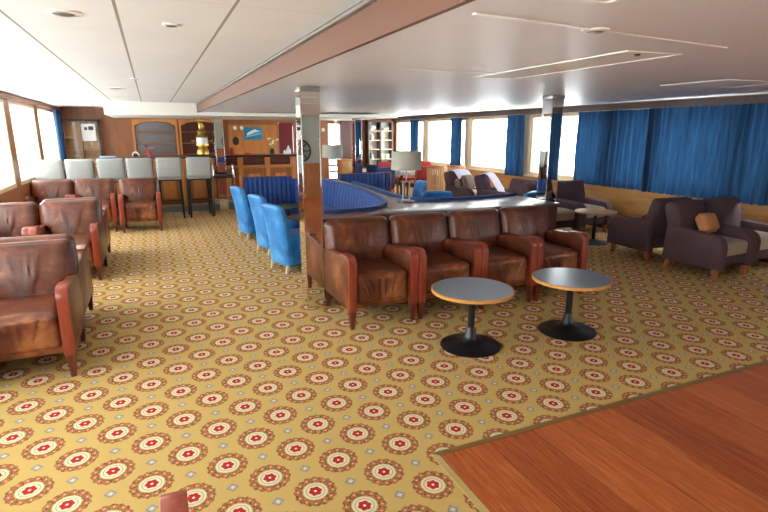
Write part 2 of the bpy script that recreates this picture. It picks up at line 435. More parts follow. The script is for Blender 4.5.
# ------------------------------------------------------------------ ceiling fittings
def disc(name, label, cat, x, y, z, r, mat='whitetrim', group=None, inner=True):
    o = thing(name, label, cat, (x, y, z), 0, group)
    B().lathe([(r*.75, -.008), (r, -.005), (r, 0)], seg=32).build('rim', mat, o)
    if inner: B().lathe([(r*.55, -.011), (r*.6, -.009), (r*.6, -.0081)], seg=28).build('grille', 'steel', o)
    return o
disc('ceiling_speaker', 'round ceiling speaker in the left tiles nearest the viewer', 'speaker', -.34, 3.2, CL, .085)
disc('ceiling_vent', 'small round vent beside the middle tile joint near the brown beam', 'vent', .165, 3.3, CL, .05)
disc('smoke_detector', 'small white smoke detector on the tile joint in front of the bar', 'smoke detector', -.10, 6.7, CL, .05)
disc('ceiling_vent', 'round vent in left ceiling tiles just before the bar soffit', 'vent', -.37, 8.2, CL, .12)
disc('ceiling_speaker', 'round white ceiling speaker in the smooth grey ceiling by the long panel', 'speaker', 1.70, 1.72, cr(1.70), .055)
disc('ceiling_light', 'small round fitting in the low ceiling above the near corner of the ledge', 'light', 2.0, 3.0, cr(2.0), .04, inner=False)
def ceil_panel(label, x0, x1, y0, y1):
    o = thing('access_panel', label, 'ceiling panel', ((x0+x1)/2, (y0+y1)/2, cr((x0+x1)/2)))
    o.rotation_euler = (0, -math.atan(.0135), 0); w, d = (x1-x0)/2, (y1-y0)/2; t = .022
    b = B().box(-w, w, -d, -d+t, -.007, .0, .002).box(-w, w, d-t, d, -.007, .0, .002).box(-w, -w+t, -d+t, d-t, -.007, .0, .002).box(w-t, w, -d+t, d-t, -.007, .0, .002)
    b.build('frame', 'whitetrim', o); B().box(-w+t, w-t, -d+t, d-t, -.003, 0).build('board', 'white' if label[0] == 'l' else 'ceil', o)
    return o
p = ceil_panel('long white framed access panel in the smooth ceiling', 2.31, 2.72, 2.1, 3.55)
B().rod((-.05, .35-1.0, -.012), (-.05, .35-1.0, -.004), .014).build('latch', 'iron', p)
ceil_panel('white ceiling panel over the blue window curtain', 4.6, 5.6, 3.1, 3.75)
ceil_panel('pale rectangular panel in smooth ceiling at the top edge of the view', 1.2, 1.37, 1.1, 1.35)
for x0, x1, y0, y1, lab in [(1.05, 2.72, 1.62, 1.86, 'long white ceiling joint strip beyond the round ceiling speaker'), (1.5, 2.3, 3.2, 3.26, 'short white ceiling joint strip left of the long access panel')]:
    o = B().box(-.5, .5, -.009, .009, -.006, -.0003).build('joint_strip', 'whitetrim')
    o.scale.x = math.hypot(x1-x0, y1-y0); o.location = ((x0+x1)/2, (y0+y1)/2, cr((x0+x1)/2)); o.rotation_euler = (0, -math.atan(.0135*(x1-x0)/o.scale.x), math.atan2(y1-y0, x1-x0)); tag(o, lab, 'ceiling strip')

# ------------------------------------------------------------------ mirror pillars
def pillar(x, y, label, z1, w=.18):
    o = thing('mirror_pillar', label, 'pillar', (x+w/2, y+w/2, 0), 0, 'mirror clad pillars')
    h = w/2
    for a in range(4):
        m = Matrix.Rotation(a*PI/2, 4, 'Z')
        B().box(-h+.01, h-.01, -h, -h+.008, .004, z1-.045).xf(m).build('mirror_panel', 'mirror', o)
        B().box(-h-.001, -h+.01, -h-.001, -h+.01, 0, z1-.04, .001).xf(m).build('chrome_edge', 'chrome', o)
    B().box(-h-.006, h+.006, -h-.006, h+.006, z1-.045, z1-.001, .004).build('collar', 'steel', o)
    B().box(-h+.009, h-.009, -h+.009, h-.009, .003, z1-.05).build('core', 'iron', o)
    return o
pillar(1.262, 4.73, 'mirror pillar beside the leftmost of the four leather armchairs', cr(1.35))
pillar(4.57, 5.22, 'mirror pillar behind the right end of the leather armchair row', cr(4.65))
pillar(1.25, 11.72, 'mirror pillar standing against the bar front by the black stool', 2.03)
pillar(4.6, 12.2, 'mirror pillar far back behind the ribbed blue booths', 2.03)

# ------------------------------------------------------------------ leather armchair (front is -y)
def pucker(cx, amp, lines, zc, zs):
    def f(x, z):
        return sum(a*amp*math.exp(-((x-cx-o-.25*o*(z-zc)/zs)/w)**2) for o, a, w in lines)*math.exp(-((z-zc)/zs)**2)
    return f
def make_leather_chair(seed):
    rnd = random.Random(seed)
    t = thing('leather_armchair', '', 'armchair')
    W = .335; ta = .075
    def arm_prof(y0, y1, zf, zb, z0, r, n=7):
        pts = [(y1, z0), (y0, z0)]
        for i in range(n+1):
            a = PI-i*(PI/2)/n; pts.append((y0+r+r*math.cos(a), zf-r+r*math.sin(a)))
        pts.append((y1, zb)); return pts
    for s in (-1, 1):
        lo, hi = (s*(W-ta), s*W) if s > 0 else (-W, -W+ta)
        am = B().prism(arm_prof(-.372, .34, .648, .60, .17, .07), 'X', lo+.003, hi-.003, .012).build('arm', 'leather', t)
        # wooden front board wrapping over the nose of the arm
        outer = arm_prof(-.392, -.16, .664, .654, .17, .082)[1:]
        inner = arm_prof(-.371, -.16, .6485, .6395, .17, .07)[1:]
        B().prism(outer+inner[::-1], 'X', lo, hi, .004).build('arm_front', 'armwood', am, 'red-brown wooden front board')
        xc = (lo+hi)/2
        B().sqleg((xc, -.36, 0), (xc, -.352, .175), .032, .06).build('leg', 'legwood', t)
        B().sqleg((xc, .345, 0), (xc, .31, .175), .03, .05).build('leg', 'legwood', t)
    B().box(-W+ta, W-ta, -.33, .30, .17, .25, .015).build('seat_frame', 'leather', t)
    L = [(rnd.uniform(-.19, .19), rnd.uniform(.5, 1)*rnd.choice((-1, 1)), rnd.uniform(.007, .014)) for _ in range(9)]
    pk = pucker(0, .012, L, .02, .09)
    def seatf(p, u):
        p = p.copy()
        if u.z > 0: p.z += .022*(1-u.x**2)*(1-u.y**2)*u.z
        if p.y < -.3: p.y -= pk(p.x, p.z)*1.3
        return p
    B().cushion((0, -.055, .345), (W-ta-.002, .305, .135), .05, 44, seatf).build('seat_cushion', 'leather', t)
    L2 = [((i-2.5)*.033+rnd.uniform(-.008, .008), rnd.uniform(.5, 1.1), rnd.uniform(.010, .015)) for i in range(6)]
    pb = pucker(rnd.uniform(-.03, .03), .010, L2, .02, .12)
    def backf(p, u):
        p = p.copy()
        if u.y < 0: p.y -= .03*(1-u.x**2)*(1-u.z**2); p.y -= pb(p.x, p.z)*min(1, -u.y*1.0)
        k = max(0, -p.z/.25)
        p.x *= 1 - .24*min(1, max(0, (-.01-p.z)/.05))
        return p
    m = Matrix.Rotation(R(-13), 4, 'X')
    B().cushion((0, .262, .61), (.333, .085, .275), .075, 52, backf, m).build('backrest', 'leather', t)
    return t
lc = [make_leather_chair(i) for i in (1, 2, 3, 4)]
G1 = 'brown leather armchairs along the ledge'
px = [1.775, 2.452, 3.128, 3.80]
labs = ['brown leather armchair against the near mirror pillar, leftmost of four in a row',
        'brown leather armchair with pale worn patch, second of four from near pillar',
        'brown leather armchair behind the left round table, third of four from near pillar',
        'brown leather armchair behind the right round table, last of four from near pillar']
for o, x, l in zip(lc, px, labs):
    o.location = (x, 4.40, 0); o['label'] = l; o['group'] = G1
G2 = 'brown leather armchairs along the left side'
left = [(-.965, 4.36, R(1), 'sunlit leather armchair facing the viewer, nearest of those at left edge'),
        (-1.645, 4.37, 0, 'leather armchair against left windows, outermost in the nearest row'),
        (-.99, 5.2, PI, 'leather armchair turned to the bar, back to back behind nearest left armchair'),
        (-.99, 7.08, R(-1), 'leather armchair with swirled creases in its back, second along the left aisle'),
        (-1.66, 7.1, 0, 'leather armchair against left windows, outermost in the second row'),
        (-1.0, 7.92, PI, 'leather armchair turned to bar, back to back behind the creased aisle armchair'),
        (-.27, 10.2, 0, 'leather armchair below the grey bar stools, right end of its row of three'),
        (-.995, 10.42, 0, 'leather armchair below the grey bar stools, middle of its row of three'),
        (-1.67, 10.45, 0, 'leather armchair below the grey bar stools, left end of its row of three'),
        (-.335, 1.125, PI, 'leather armchair arm poking up at the bottom edge of the view')]
for i, (x, y, rz, l) in enumerate(left): dup(lc[i % 4], (x, y, 0), rz, l, G2)

# ------------------------------------------------------------------ round coffee tables
def pedestal(label, x, y, group):
    t = thing('round_table', label, 'table', (x, y, 0), 0, group)
    tt = B().lathe([(.318, .464), (.318, .490)], seg=64).build('tabletop', 'laminate', t)
    B().lathe([(.3185, .461), (.326, .464), (.327, .486), (.3185, .4905), (.3183, .4905), (.3183, .461)], seg=64).build('edge_band', 'edge', tt, 'golden wooden rim')
    B().lathe([(.03, .05), (.026, .45), (.09, .455), (.09, .4635)], seg=28).build('column', 'black', t)
    B().lathe([(.242, 0), (.246, .008), (.23, .018), (.13, .032), (.07, .055), (.045, .09), (.034, .16), (.03, .165)], seg=48).build('base', 'black', t)
    return t
pedestal('low round table with slate top and golden rim, left one of the near pair', 2.235, 3.32, 'low round tables')
pedestal('low round table with slate top and golden rim, right one of the near pair', 3.19, 3.25, 'low round tables')

# ------------------------------------------------------------------ island ledge and blue banquettes
inL = [(1.47, 5.29), (2.04, 5.30), (2.35, 5.42), (2.55, 5.68), (2.68, 6.1), (2.78, 6.7), (2.84, 7.4), (2.86, 8.2), (2.80, 8.8), (2.6, 9.18), (2.3, 9.33)]
inR = [(3.09, 9.3), (3.08, 8.4), (3.03, 7.4), (2.96, 6.6), (2.95, 6.2), (3.02, 5.9), (3.2, 5.72), (3.55, 5.68), (4.2, 5.72), (4.55, 5.78)]
def smooth(pts, n=6):
    out = []
    P = [Vector((*p, 0)) for p in pts]
    for i in range(len(P)-1):
        a, b, c, d = P[max(i-1, 0)], P[i], P[i+1], P[min(i+2, len(P)-1)]
        for k in range(n):
            t = k/n
            q = .5*((2*b)+(c-a)*t+(2*a-5*b+4*c-d)*t*t+(3*b-a-3*c+d)*t**3); out.append((q.x, q.y))
    out.append(pts[-1]); return out
sL, sR = smooth(inL), smooth(inR)
led = thing('ledge_counter', 'dark polished wood ledge between the leather armchairs and blue booths', 'ledge', (3.0, 5.0, 0))
off = Matrix.Translation((-3.0, -5.0, 0))
poly = [(1.47, 4.93)]+sL+[(2.3, 9.355), (3.09, 9.355)]+sR+[(4.55, 4.93)]
B().prism(poly, 'Z', .815, .85, .006).xf(off).build('ledge_top', 'ledge', led)
B().box(1.48, 4.54, 4.96, 5.0, 0, .815).xf(off).build('front_panel', 'panel', led)
B().box(1.48, 1.51, 5.0, 5.27, 0, .815).xf(off).build('side_panel', 'panel', led)
B().box(4.51, 4.54, 5.0, 5.2, 0, .815).xf(off).build('side_panel', 'panel', led)

def ribbed(path, side, z0, z1, thick, lean=.05, pitch=.15, depth=.034):
    """padded back along a path with vertical ribs; side=+1 keeps the pad left of the travel direction"""
    P = [Vector((*p, 0)) for p in path]
    # resample
    seg = [(P[i+1]-P[i]).length for i in range(len(P)-1)]; tot = sum(seg); N = int(tot/(pitch/6))
    def at(s):
        for i, l in enumerate(seg):
            if s <= l or i == len(seg)-1: return P[i].lerp(P[i+1], min(1, s/l)), i
            s -= l
    pts = [at(tot*i/N)[0] for i in range(N+1)]
    nor = []
    for i in range(N+1):
        d = (pts[min(i+8, N)]-pts[max(i-8, 0)]).normalized(); nor.append(Vector((-d.y, d.x, 0))*side)
    prof = [(0, z0), (thick+lean, z0), (thick+lean*.6, (z0+z1)*.55), (thick, z1-.03), (thick*.75, z1-.006), (thick*.4, z1), (0, z1-.004)]
    b = B(); v = []; n = len(prof)
    for i in range(N+1):
        rib = abs(math.sin(PI*(tot*i/N)/pitch))**.6
        for j, (o, z) in enumerate(prof):
            oo = o-(depth*(1-rib) if j in (1, 2, 3, 4) else 0)
            zz = z-(.006*(1-rib) if j in (4, 5) else 0)
            q = pts[i]+nor[i]*oo; v.append((q.x, q.y, zz))
    f = [(i*n+j, i*n+(j+1) % n, (i+1)*n+(j+1) % n, (i+1)*n+j) for i in range(N) for j in range(n)]
    f += [tuple(range(n)), tuple(range(N*n, N*n+n))]
    b._add(v, f); return b
def offset(path, d):
    P = [Vector(p) for p in path]; out = []
    for i, p in enumerate(P):
        t = (P[min(i+1, len(P)-1)]-P[max(i-1, 0)]).normalized(); out.append((p.x-t.y*d, p.y+t.x*d))
    return out
def booth(label, path, side, part, endx, loc):
    o = thing('banquette', label, 'banquette', loc, 0, 'ribbed blue banquettes')
    m = Matrix.Translation((-loc[0], -loc[1], 0))
    core = offset(path, side*.006)
    ribbed(core, side, .3, .885, .085).xf(m).build('backrest', 'velvet', o)
    a = offset(path, side*.12); c = offset(path, side*.56)
    B().prism(a+c[::-1], 'Z', .32, .45, .02).xf(m).build('seat', 'velvet', o)
    a = offset(path, side*.14); c = offset(path, side*.50)
    B().prism(a+c[::-1], 'Z', 0, .32).xf(m).build('plinth', 'panel', o)
    x0, x1 = part
    ribbed([(x0, 9.36), (x1, 9.36)], -1, .03, .925, .05, .02, pitch=.085, depth=.022).xf(m).build('end_panel', 'velvet', o)
    b = B().box(x0-.02, x1+.02, 9.362, 9.40, 0, .93, .004)
    b.box(endx-.018, endx+.018, 9.30, 9.40, 0, .94, .004); b.xf(m).build('panel_frame', 'trimred', o)
    return o
booth('ribbed blue curved banquette on the left of the spine, facing sky blue chairs', sL[2:], 1, (1.42, 2.28), 1.40, (2.4, 7.0, 0))
booth('ribbed blue curved banquette on the window side of the spine', sR[6:], 1, (3.2, 4.22), 4.24, (3.6, 7.0, 0))

# small black round tables in the booths
def small_table(label, x, y, z=.56):
    t = thing('round_table', label, 'table', (x, y, 0), 0, 'black booth tables')
    B().lathe([(.29, z-.025), (.30, z-.018), (.30, z-.005), (.295, z)], seg=40).build('tabletop', 'blackplastic', t)
    B().lathe([(.028, .03), (.025, z-.026)], seg=20).build('column', 'black', t)
    B().lathe([(.2, 0), (.205, .008), (.12, .022), (.04, .05), (.03, .06)], seg=32).build('base', 'black', t)
small_table('black round table in left booth, behind the nearest blue chair', 1.9, 6.9)
small_table('black round table in the left booth beside the farther blue chairs', 1.9, 8.08)
small_table('black round table in the window side booth', 3.93, 7.7)

# ------------------------------------------------------------------ sky blue dining chairs (front is -y)
def make_blue():
    t = thing('blue_chair', '', 'chair')
    def seatf(p, u):
        p = p.copy()
        if u.z > 0: p.z += .02*(1-u.x**2)*(1-u.y**2)
        return p
    B().cushion((0, -.02, .27), (.235, .235, .19), .045, 10, seatf).build('seat', 'bluelea', t)
    def backf(p, u):
        p = p.copy(); k = (p.z+.375)/.75
        p.x *= .97+.03*k; p.y += .11*k*k+ .02*(u.x**2)*(-1)
        if p.z > .2: p.z += .02*(1-u.x**2)
        return p
    B().cushion((0, .2, .455), (.235, .052, .375), .045, 14, backf).build('backrest', 'bluelea', t)
    for s in (-1, 1):
        B().sqleg((s*.19, -.2, 0), (s*.19, -.19, .12), .03, .042).build('leg', 'paleleg', t)
        B().sqleg((s*.19, .23, 0), (s*.19, .2, .12), .03, .042).build('leg', 'paleleg', t)
    return t
bc = make_blue()
rows(bc, [(1.55, 6.35, R(106), 'sky blue leatherette chair nearest of three beside the left booth'),
          (1.56, 7.4, R(103), 'sky blue leatherette chair, middle one of three beside the left booth'),
          (1.48, 8.65, R(101), 'sky blue leatherette chair beside left booth, nearest to the bar'),
          (4.1, 8.33, R(-100), 'sky blue chair showing above the ledge nearest the lamp on window side'),
          (3.93, 7.0, R(160), 'sky blue chair with broad back above ledge, middle of window side booth'),
          (4.92, 6.35, R(-150), 'sky blue chair nearly hidden by ledge close to the right pillar')], 'sky blue chairs at the booths')

# ------------------------------------------------------------------ table lamps
def lamp(label, x, y, z):
    t = thing('table_lamp', label, 'lamp', (x, y, z), 0, 'white drum table lamps')
    b = B().lathe([(.2, .0), (.2, .2)], seg=48)
    sh = bmesh.new()
    b = B(); s = 48; v = []
    for r, zz in ((.188, .40), (.182, .622), (.178, .622), (.1835, .40)):
        for k in range(s): v.append((r*math.cos(2*PI*k/s), r*math.sin(2*PI*k/s), zz))
    f = [(i*s+k, i*s+(k+1) % s, ((i+1) % 4)*s+(k+1) % s, ((i+1) % 4)*s+k) for i in range(4) for k in range(s)]
    b._add(v, f); b.build('lamp_shade', 'shade', t)
    B().lathe([(.10, 0), (.102, .012), (.085, .022), (.03, .026)], seg=36).build('base', 'steel', t)
    B().rod((-.045, 0, .02), (-.045, 0, .26), .008).rod((.045, 0, .02), (.045, 0, .26), .008).rod((-.075, 0, .256), (.075, 0, .256), .008).build('stand', 'steel', t)
    B().rod((0, 0, .25), (0, 0, .56), .007).rod((-.175, 0, .56), (.175, 0, .56), .003).rod((0, -.175, .56), (0, .175, .56), .003).build('stem', 'steel', t)
lamp('white drum shade table lamp on ledge corner behind the second leather armchair', 2.84, 5.76, .85)
lamp('white drum shade table lamp at the far end of the spine, right of near pillar', 3.0, 9.12, .85)

# ------------------------------------------------------------------ aubergine club chairs (front is -y)
def make_club():
    t = thing('club_chair', '', 'armchair')
    W = .355
    for s in (-1, 1):
        n = 8; r = .15
        pts = [(.36, .13), (-.38, .13)]+[(-.38+r-r*math.cos(i*PI/2/n), .54-r+r*math.sin(i*PI/2/n)) for i in range(n+1)]+[(.10, .555), (.34, .565)]
        lo, hi = sorted((s*(W-.13), s*W))
        B().prism(pts, 'X', lo, hi, .035).build('arm', 'purple', t)
        B().sqleg((s*(W-.07), -.30, 0), (s*(W-.07), -.29, .14), .04, .06).build('leg', 'tanleg', t)
        B().sqleg((s*(W-.07), .33, 0), (s*(W-.07), .29, .14), .04, .06).build('leg', 'tanleg', t)
    B().box(-W+.13, W-.13, -.33, .30, .16, .29, .015).build('seat_frame', 'purple', t)
    def sf(p, u):
        p = p.copy()
        if u.z > 0: p.z += .02*(1-u.x**2)*(1-u.y**2)
        return p
    B().cushion((0, -.05, .36), (W-.132, .30, .085), .04, 10, sf).build('seat_cushion', 'oat', t)
    def bf(p, u):
        p = p.copy()
        if u.y < 0: p.y -= .03*(1-u.x**2)*(1-u.z**2)
        return p
    B().cushion((0, .29, .55), (W-.035, .075, .31), .06, 14, bf, Matrix.Rotation(R(-16), 4, 'X')).build('backrest', 'purple', t)
    return t
cc = make_club()
club = [(6.29, 5.06, R(176), 'aubergine armchair turned away toward the window side round table'),
        (6.18, 4.09, R(3), 'aubergine armchair with tan cushion at the right edge, facing viewer'),
        (6.91, 4.14, 0, 'aubergine armchair under the curtain beside the one with tan cushion'),
        (6.08, 6.8, R(0), 'aubergine armchair with oatmeal seat directly right of the right mirror pillar'),
        (6.82, 6.86, 0, 'aubergine armchair with its arm against window wall beyond the round table'),
        (6.3, 9.75, R(22), 'aubergine armchair under a white throw, left one of the window pair'),
        (6.42, 8.78, R(40), 'aubergine armchair under white throw, right one of the window pair'),
        (6.85, 2.75, R(175), 'aubergine armchair under the curtain, out at right, reflected in right pillar'),
        (5.92, 7.68, R(-80), 'aubergine armchair seen from its side, just left of the right pillar')]
rows(cc, club, 'aubergine armchairs by the windows')
def cushion_thing(label, mat, x, y, z, rx, rz, s=.2):
    def f(p, u):
        p = p.copy(); e = (1-u.x**4)*(1-u.z**4); p.y *= .25+.9*e; return p
    o = B().cushion((0, 0, 0), (s, .07, s*.86), .06, 10, f).build('scatter_cushion', mat)
    o.location = (x, y, z); o.rotation_euler = (rx, 0, rz); return tag(o, label, 'cushion')
cushion_thing('tan scatter cushion on the aubergine armchair at right edge', 'cushtan', 6.2, 4.15, .61, R(-28), R(4), .15)
cushion_thing('brown scatter cushion on the throw covered armchair by windows', 'cushbrown', 6.25, 9.62, .64, R(-22), R(22), .19)
cushion_thing('dark brown scatter cushion tucked beside the left arm of throw covered armchair', 'cushbrown', 6.08, 9.70, .60, R(-22), R(40), .15)
def throw(label, ch, w=.26):
    x, y, rz, _ = ch
    prof = [(-.02, .50), (.07, .62), (.155, .75), (.245, .858), (.33, .892), (.42, .872), (.46, .78), (.462, .6)]
    b = B().sheet(lambda u, v: (-w+2*w*u, prof[min(7, int(v*7+.001))][0]-.095-.012*math.sin(u*19)*(1-v), prof[min(7, int(v*7+.001))][1]+.004*math.sin(u*23)), 26, 7)
    bmesh.ops.solidify(b.bm, geom=b.bm.faces[:], thickness=.008)
    o = b.build('throw', 'throw'); o.location = (x, y, 0); o.rotation_euler = (0, 0, rz); return tag(o, label, 'throw', 'white throws on the window armchairs')
throw('lilac white throw over the left one of the window armchairs', club[5], .27)
throw('lilac white throw over the right one of the window armchairs', club[6], .27)
pt = thing('round_table', 'round oak coloured low table beneath the blue window curtain', 'table', (6.25, 5.98, 0))
B().lathe([(.30, .475), (.31, .48), (.31, .5), (.3, .505)], seg=44).build('tabletop', 'rattan', pt)
B().lathe([(.03, .03), (.026, .475)], seg=20).build('column', 'black', pt)
B().lathe([(.22, 0), (.225, .01), (.1, .03), (.04, .06)], seg=32).build('base', 'black', pt)

# ------------------------------------------------------------------ curtains
def curtain(label, x, y0, y1, z0, z1, sgn=1, gather=0, seed=0, folds=9):
    rnd = random.Random(seed); ph = [rnd.uniform(0, 6.28) for _ in range(4)]
    def f(u, v):
        t = v  # 0 bottom -> 1 top
        yc = (y0+y1)/2; wd = (y1-y0)*(1+gather*(1-t))
        uu = u-.5
        y = yc+wd*uu+.012*math.sin(u*31+ph[0]+t*3)
        a = .028*(.55+.45*t if gather == 0 else .8)
        d = a*math.sin(2*PI*folds*u+ph[1]+.6*math.sin(2.2*t+ph[2]))+.012*math.sin(2*PI*folds*.37*u+ph[3]+t*2)
        return (x+d, y, z0+(z1-z0)*t+.006*math.sin(2*PI*folds*u+1)*(1-t))
    b = B().sheet(f, int(folds*10), 14)
    return tag(b.build('curtain', 'curtain'), label, 'curtain', 'blue window curtains')
xc = XR-.18
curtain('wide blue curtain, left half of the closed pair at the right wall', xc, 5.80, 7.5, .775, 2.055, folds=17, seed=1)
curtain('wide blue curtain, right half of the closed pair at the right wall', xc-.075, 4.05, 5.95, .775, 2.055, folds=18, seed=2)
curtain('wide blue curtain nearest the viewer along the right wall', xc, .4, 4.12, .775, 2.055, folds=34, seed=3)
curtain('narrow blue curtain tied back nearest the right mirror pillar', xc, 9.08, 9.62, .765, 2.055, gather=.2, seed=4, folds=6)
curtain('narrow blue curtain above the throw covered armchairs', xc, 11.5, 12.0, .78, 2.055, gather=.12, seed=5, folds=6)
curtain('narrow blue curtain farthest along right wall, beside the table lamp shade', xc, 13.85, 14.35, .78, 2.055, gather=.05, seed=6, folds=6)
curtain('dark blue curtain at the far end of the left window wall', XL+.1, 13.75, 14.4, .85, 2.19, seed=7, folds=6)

# ------------------------------------------------------------------ bar
bar = thing('bar_counter', 'long dark topped bar counter with orange panelled front', 'bar counter', (1.0, 12.1, 0))
mb = Matrix.Translation((-1.0, -12.1, 0))
B().box(-1.0, 3.2, 11.88, 12.5, 1.155, 1.2, .012).xf(mb).build('counter_top', 'darkwood', bar)
B().box(-.95, 3.15, 12.02, 12.4, .14, 1.155).xf(mb).build('carcass', 'orangewood', bar)
B().box(-.95, 3.15, 12.05, 12.4, 0, .14).xf(mb).build('kick_plate', 'kick', bar)
B().box(-.95, 3.15, 11.93, 12.02, .93, .965, .005).xf(mb).build('moulding', 'orangewood', bar)
xs = [-.62, -.02, .58, 1.18, 1.78, 2.385, 2.97]
for i, x in enumerate(xs):
    B().box(x-.045, x+.045, 11.955, 12.019, .14, .93, .006).xf(mb).build('pilaster', 'orangewood', bar)
    B().box(x-.055, x+.055, 11.96, 12.019, .97, 1.15, .006).xf(mb).build('corbel', 'orangewood', bar)
    if i < len(xs)-1:
        w = xs[i+1]
        f = B().box(x+.06, w-.06, 11.985, 12.018, .98, 1.14, .01).xf(mb).build('frieze_panel', 'panel', bar, 'dark red frieze panel')
        fp = B().box(x+.05, w-.05, 12.0, 12.019, .2, .9).xf(mb).build('front_panel', 'wallwood', bar)
        B().box(x+.17, w-.17, 11.988, 11.999, .3, .78, .004).xf(mb).build('raised_panel', 'orangewood', fp)
b = B().rod((-.9, 11.86, .16), (3.1, 11.86, .16), .02)
for x in xs: b.rod((x, 11.86, .16), (x, 12.03, .16), .012)
b.xf(mb).build('foot_rail', 'steel', bar)

def make_stool():
    t = thing('bar_stool', '', 'bar stool')     # front is +y, backrest at -y
    def bf(p, u):
        p = p.copy(); p.y += -.045*(p.z+.19)/.38 - .03*(1-u.x**2); return p
    B().cushion((0, -.19, 1.02), (.228, .035, .195), .028, 10, bf).build('backrest', 'greyvinyl', t)
    B().cushion((0, .02, .815), (.228, .225, .04), .03, 8).build('seat', 'greyvinyl', t)
    B().box(-.215, .215, -.19, .225, .755, .78, .005).build('seat_frame', 'black', t)
    for sx in (-1, 1):
        for sy in (-1, 1): B().sqleg((sx*.212, .015+sy*.215, 0), (sx*.195, .015+sy*.185, .757), .034, .046).build('leg', 'black', t)
    z = .3
    B().box(-.215, .215, -.20, -.18, z, z+.03).box(-.215, .215, .205, .225, z, z+.03).box(-.225, -.205, -.18, .205, z, z+.03).box(.205, .225, -.18, .205, z, z+.03).build('footrest', 'black', t)
    for s in (-1, 1): B().tube([(s*.23, -.18, .86), (s*.23, -.2, 1.0), (s*.23, -.225, 1.17)], .012).build('side_trim', 'chrome', t)
    return t
st = make_stool()
rows(st, [(.82, 11.33, R(1), 'grey backed bar stool, rightmost of the row next to black backless stool'),
          (.275, 11.33, R(-1), 'grey backed bar stool, second from right before the red tap'),
          (-.25, 11.35, 0, 'grey backed bar stool just right of the counter cup, third from right'),
          (-.745, 11.37, 0, 'grey backed bar stool in front of the left end of bar counter'),
          (-1.26, 11.37, 0, 'grey backed bar stool in front of the glass cabinet, second from left'),
          (-1.745, 11.37, 0, 'grey backed bar stool closest to the left window')], 'grey backed bar stools')
bs = thing('black_stool', 'black backless bar stool with bent chrome arms beside far pillar', 'bar stool', (1.31, 11.36, 0))
B().cushion((0, 0, .80), (.19, .17, .035), .03, 8).build('seat', 'blackplastic', bs)
for s in (-1, 1):
    B().tube([(s*.23, -.17, 0), (s*.21, -.15, .78), (s*.2, -.13, .98), (s*.2, -.08, 1.03), (s*.2, .08, 1.03), (s*.2, .13, .98), (s*.21, .15, .78), (s*.23, .17, 0)], .014).build('side_frame', 'chrome', bs)
B().rod((-.22, -.16, .3), (.22, -.16, .3), .012).rod((-.22, .16, .3), (.22, .16, .3), .012).rod((-.205, 0, .775), (.205, 0, .775), .012).build('crossbar', 'chrome', bs)

# things on the counter (top is z 1.2)
lt = thing('ship_lantern', 'brass ship lantern with glass body standing on the bar counter', 'lantern', (1.02, 12.12, 1.2))
B().lathe([(.10, 0), (.125, .03), (.125, .1), (.1, .15), (.085, .2), (.13, .215), (.13, .24)], seg=32).build('base', 'brass', lt)
B().lathe([(.115, .24), (.12, .3), (.115, .38)], seg=32).build('lens', 'globe', lt)
for s in (-1, 1): B().rod((s*.118, 0, .31), (s*.185, 0, .31), .012).lathe([(.022, -.022), (.03, 0), (.022, .022)], (s*.19, 0, .31), 14).build('side_knob', 'brass', lt)
B().lathe([(.13, .38), (.12, .41), (.085, .45), (.08, .5), (.095, .51), (.06, .55), (.03, .56)], seg=32).build('cap', 'brass', lt)
b = B().cushion((0, 0, .63), (.05, .04, .08), .035, 6).cushion((.01, 0, .745), (.03, .03, .035), .028, 5).rod((-.02, 0, .67), (-.13, 0, .79), .016, .012).rod((.03, 0, .68), (.08, 0, .60), .016, .012)
b.build('finial_figure', 'brass', lt, 'brass figure with a raised arm')
tp = thing('beer_tap', 'slanted red tap with black handle on the counter', 'tap', (-.05, 12.2, 1.2))
B().lathe([(.045, 0), (.045, .012), (.02, .02)], seg=20).rod((0, 0, .01), (-.05, 0, .18), .022, .018).build('column', 'red', tp)
B().rod((-.05, 0, .18), (-.065, 0, .24), .024, .016).build('handle', 'blackplastic', tp)
B().rod((-.04, 0, .165), (.1, 0, .168), .007).build('spout', 'chrome', tp)
cp = thing('cup', 'white cup lying near left end of the bar counter', 'cup', (-.32, 12.15, 1.2))
b = B(); b.tube([(-.055+.0, 0, .0+.012)]+[(.06*math.cos(PI-i*PI/10), 0, .015+.08*math.sin(i*PI/10)) for i in range(11)], .012); b.build('rim', 'ceramic', cp)
B().lathe([(.035, 0), (.045, .02), (.044, .05)], seg=20).build('bowl', 'blackplastic', cp)
mt = B().box(-.14, .14, -.12, .12, 0, .02, .004).build('bar_mat', 'paleblue'); mt.location = (-.83, 12.05, 1.2); tag(mt, 'pale blue mat on the left end of the bar counter', 'mat')
rb = B().box(-.04, .04, -.03, .03, 0, .16, .006).build('red_box', 'red'); rb.location = (1.64, 12.2, 1.2); tag(rb, 'small upright red box on the counter right of the far pillar', 'box')
ro = B().lathe([(.05, 0), (.07, .02), (.05, .045), (.02, .05)], seg=20).build('red_dish', 'red'); ro.location = (1.98, 12.2, 1.2); tag(ro, 'low red dish on the counter below the ship picture', 'dish')
kt = thing('figurine', 'white ceramic figurine on the right end of the bar counter', 'figurine', (2.92, 12.15, 1.2))
B().lathe([(.05, 0), (.062, .03), (.06, .09), (.035, .13), (.03, .15), (.012, .19), (.004, .2)], seg=22).build('body', 'ceramic', kt)
B().lathe([(.028, 0), (.03, .05), (.012, .09)], (-.09, 0, 0), 16).build('small_figure', 'ceramic', kt)
va = thing('flower_vase', 'vase of pale flowers on the bar counter before orange wall', 'vase', (2.54, 12.15, 1.2))
B().lathe([(.045, 0), (.055, .05), (.035, .11), (.045, .13)], seg=22).build('vase_body', 'iron', va)
b = B(); c = B(); rnd = random.Random(4)
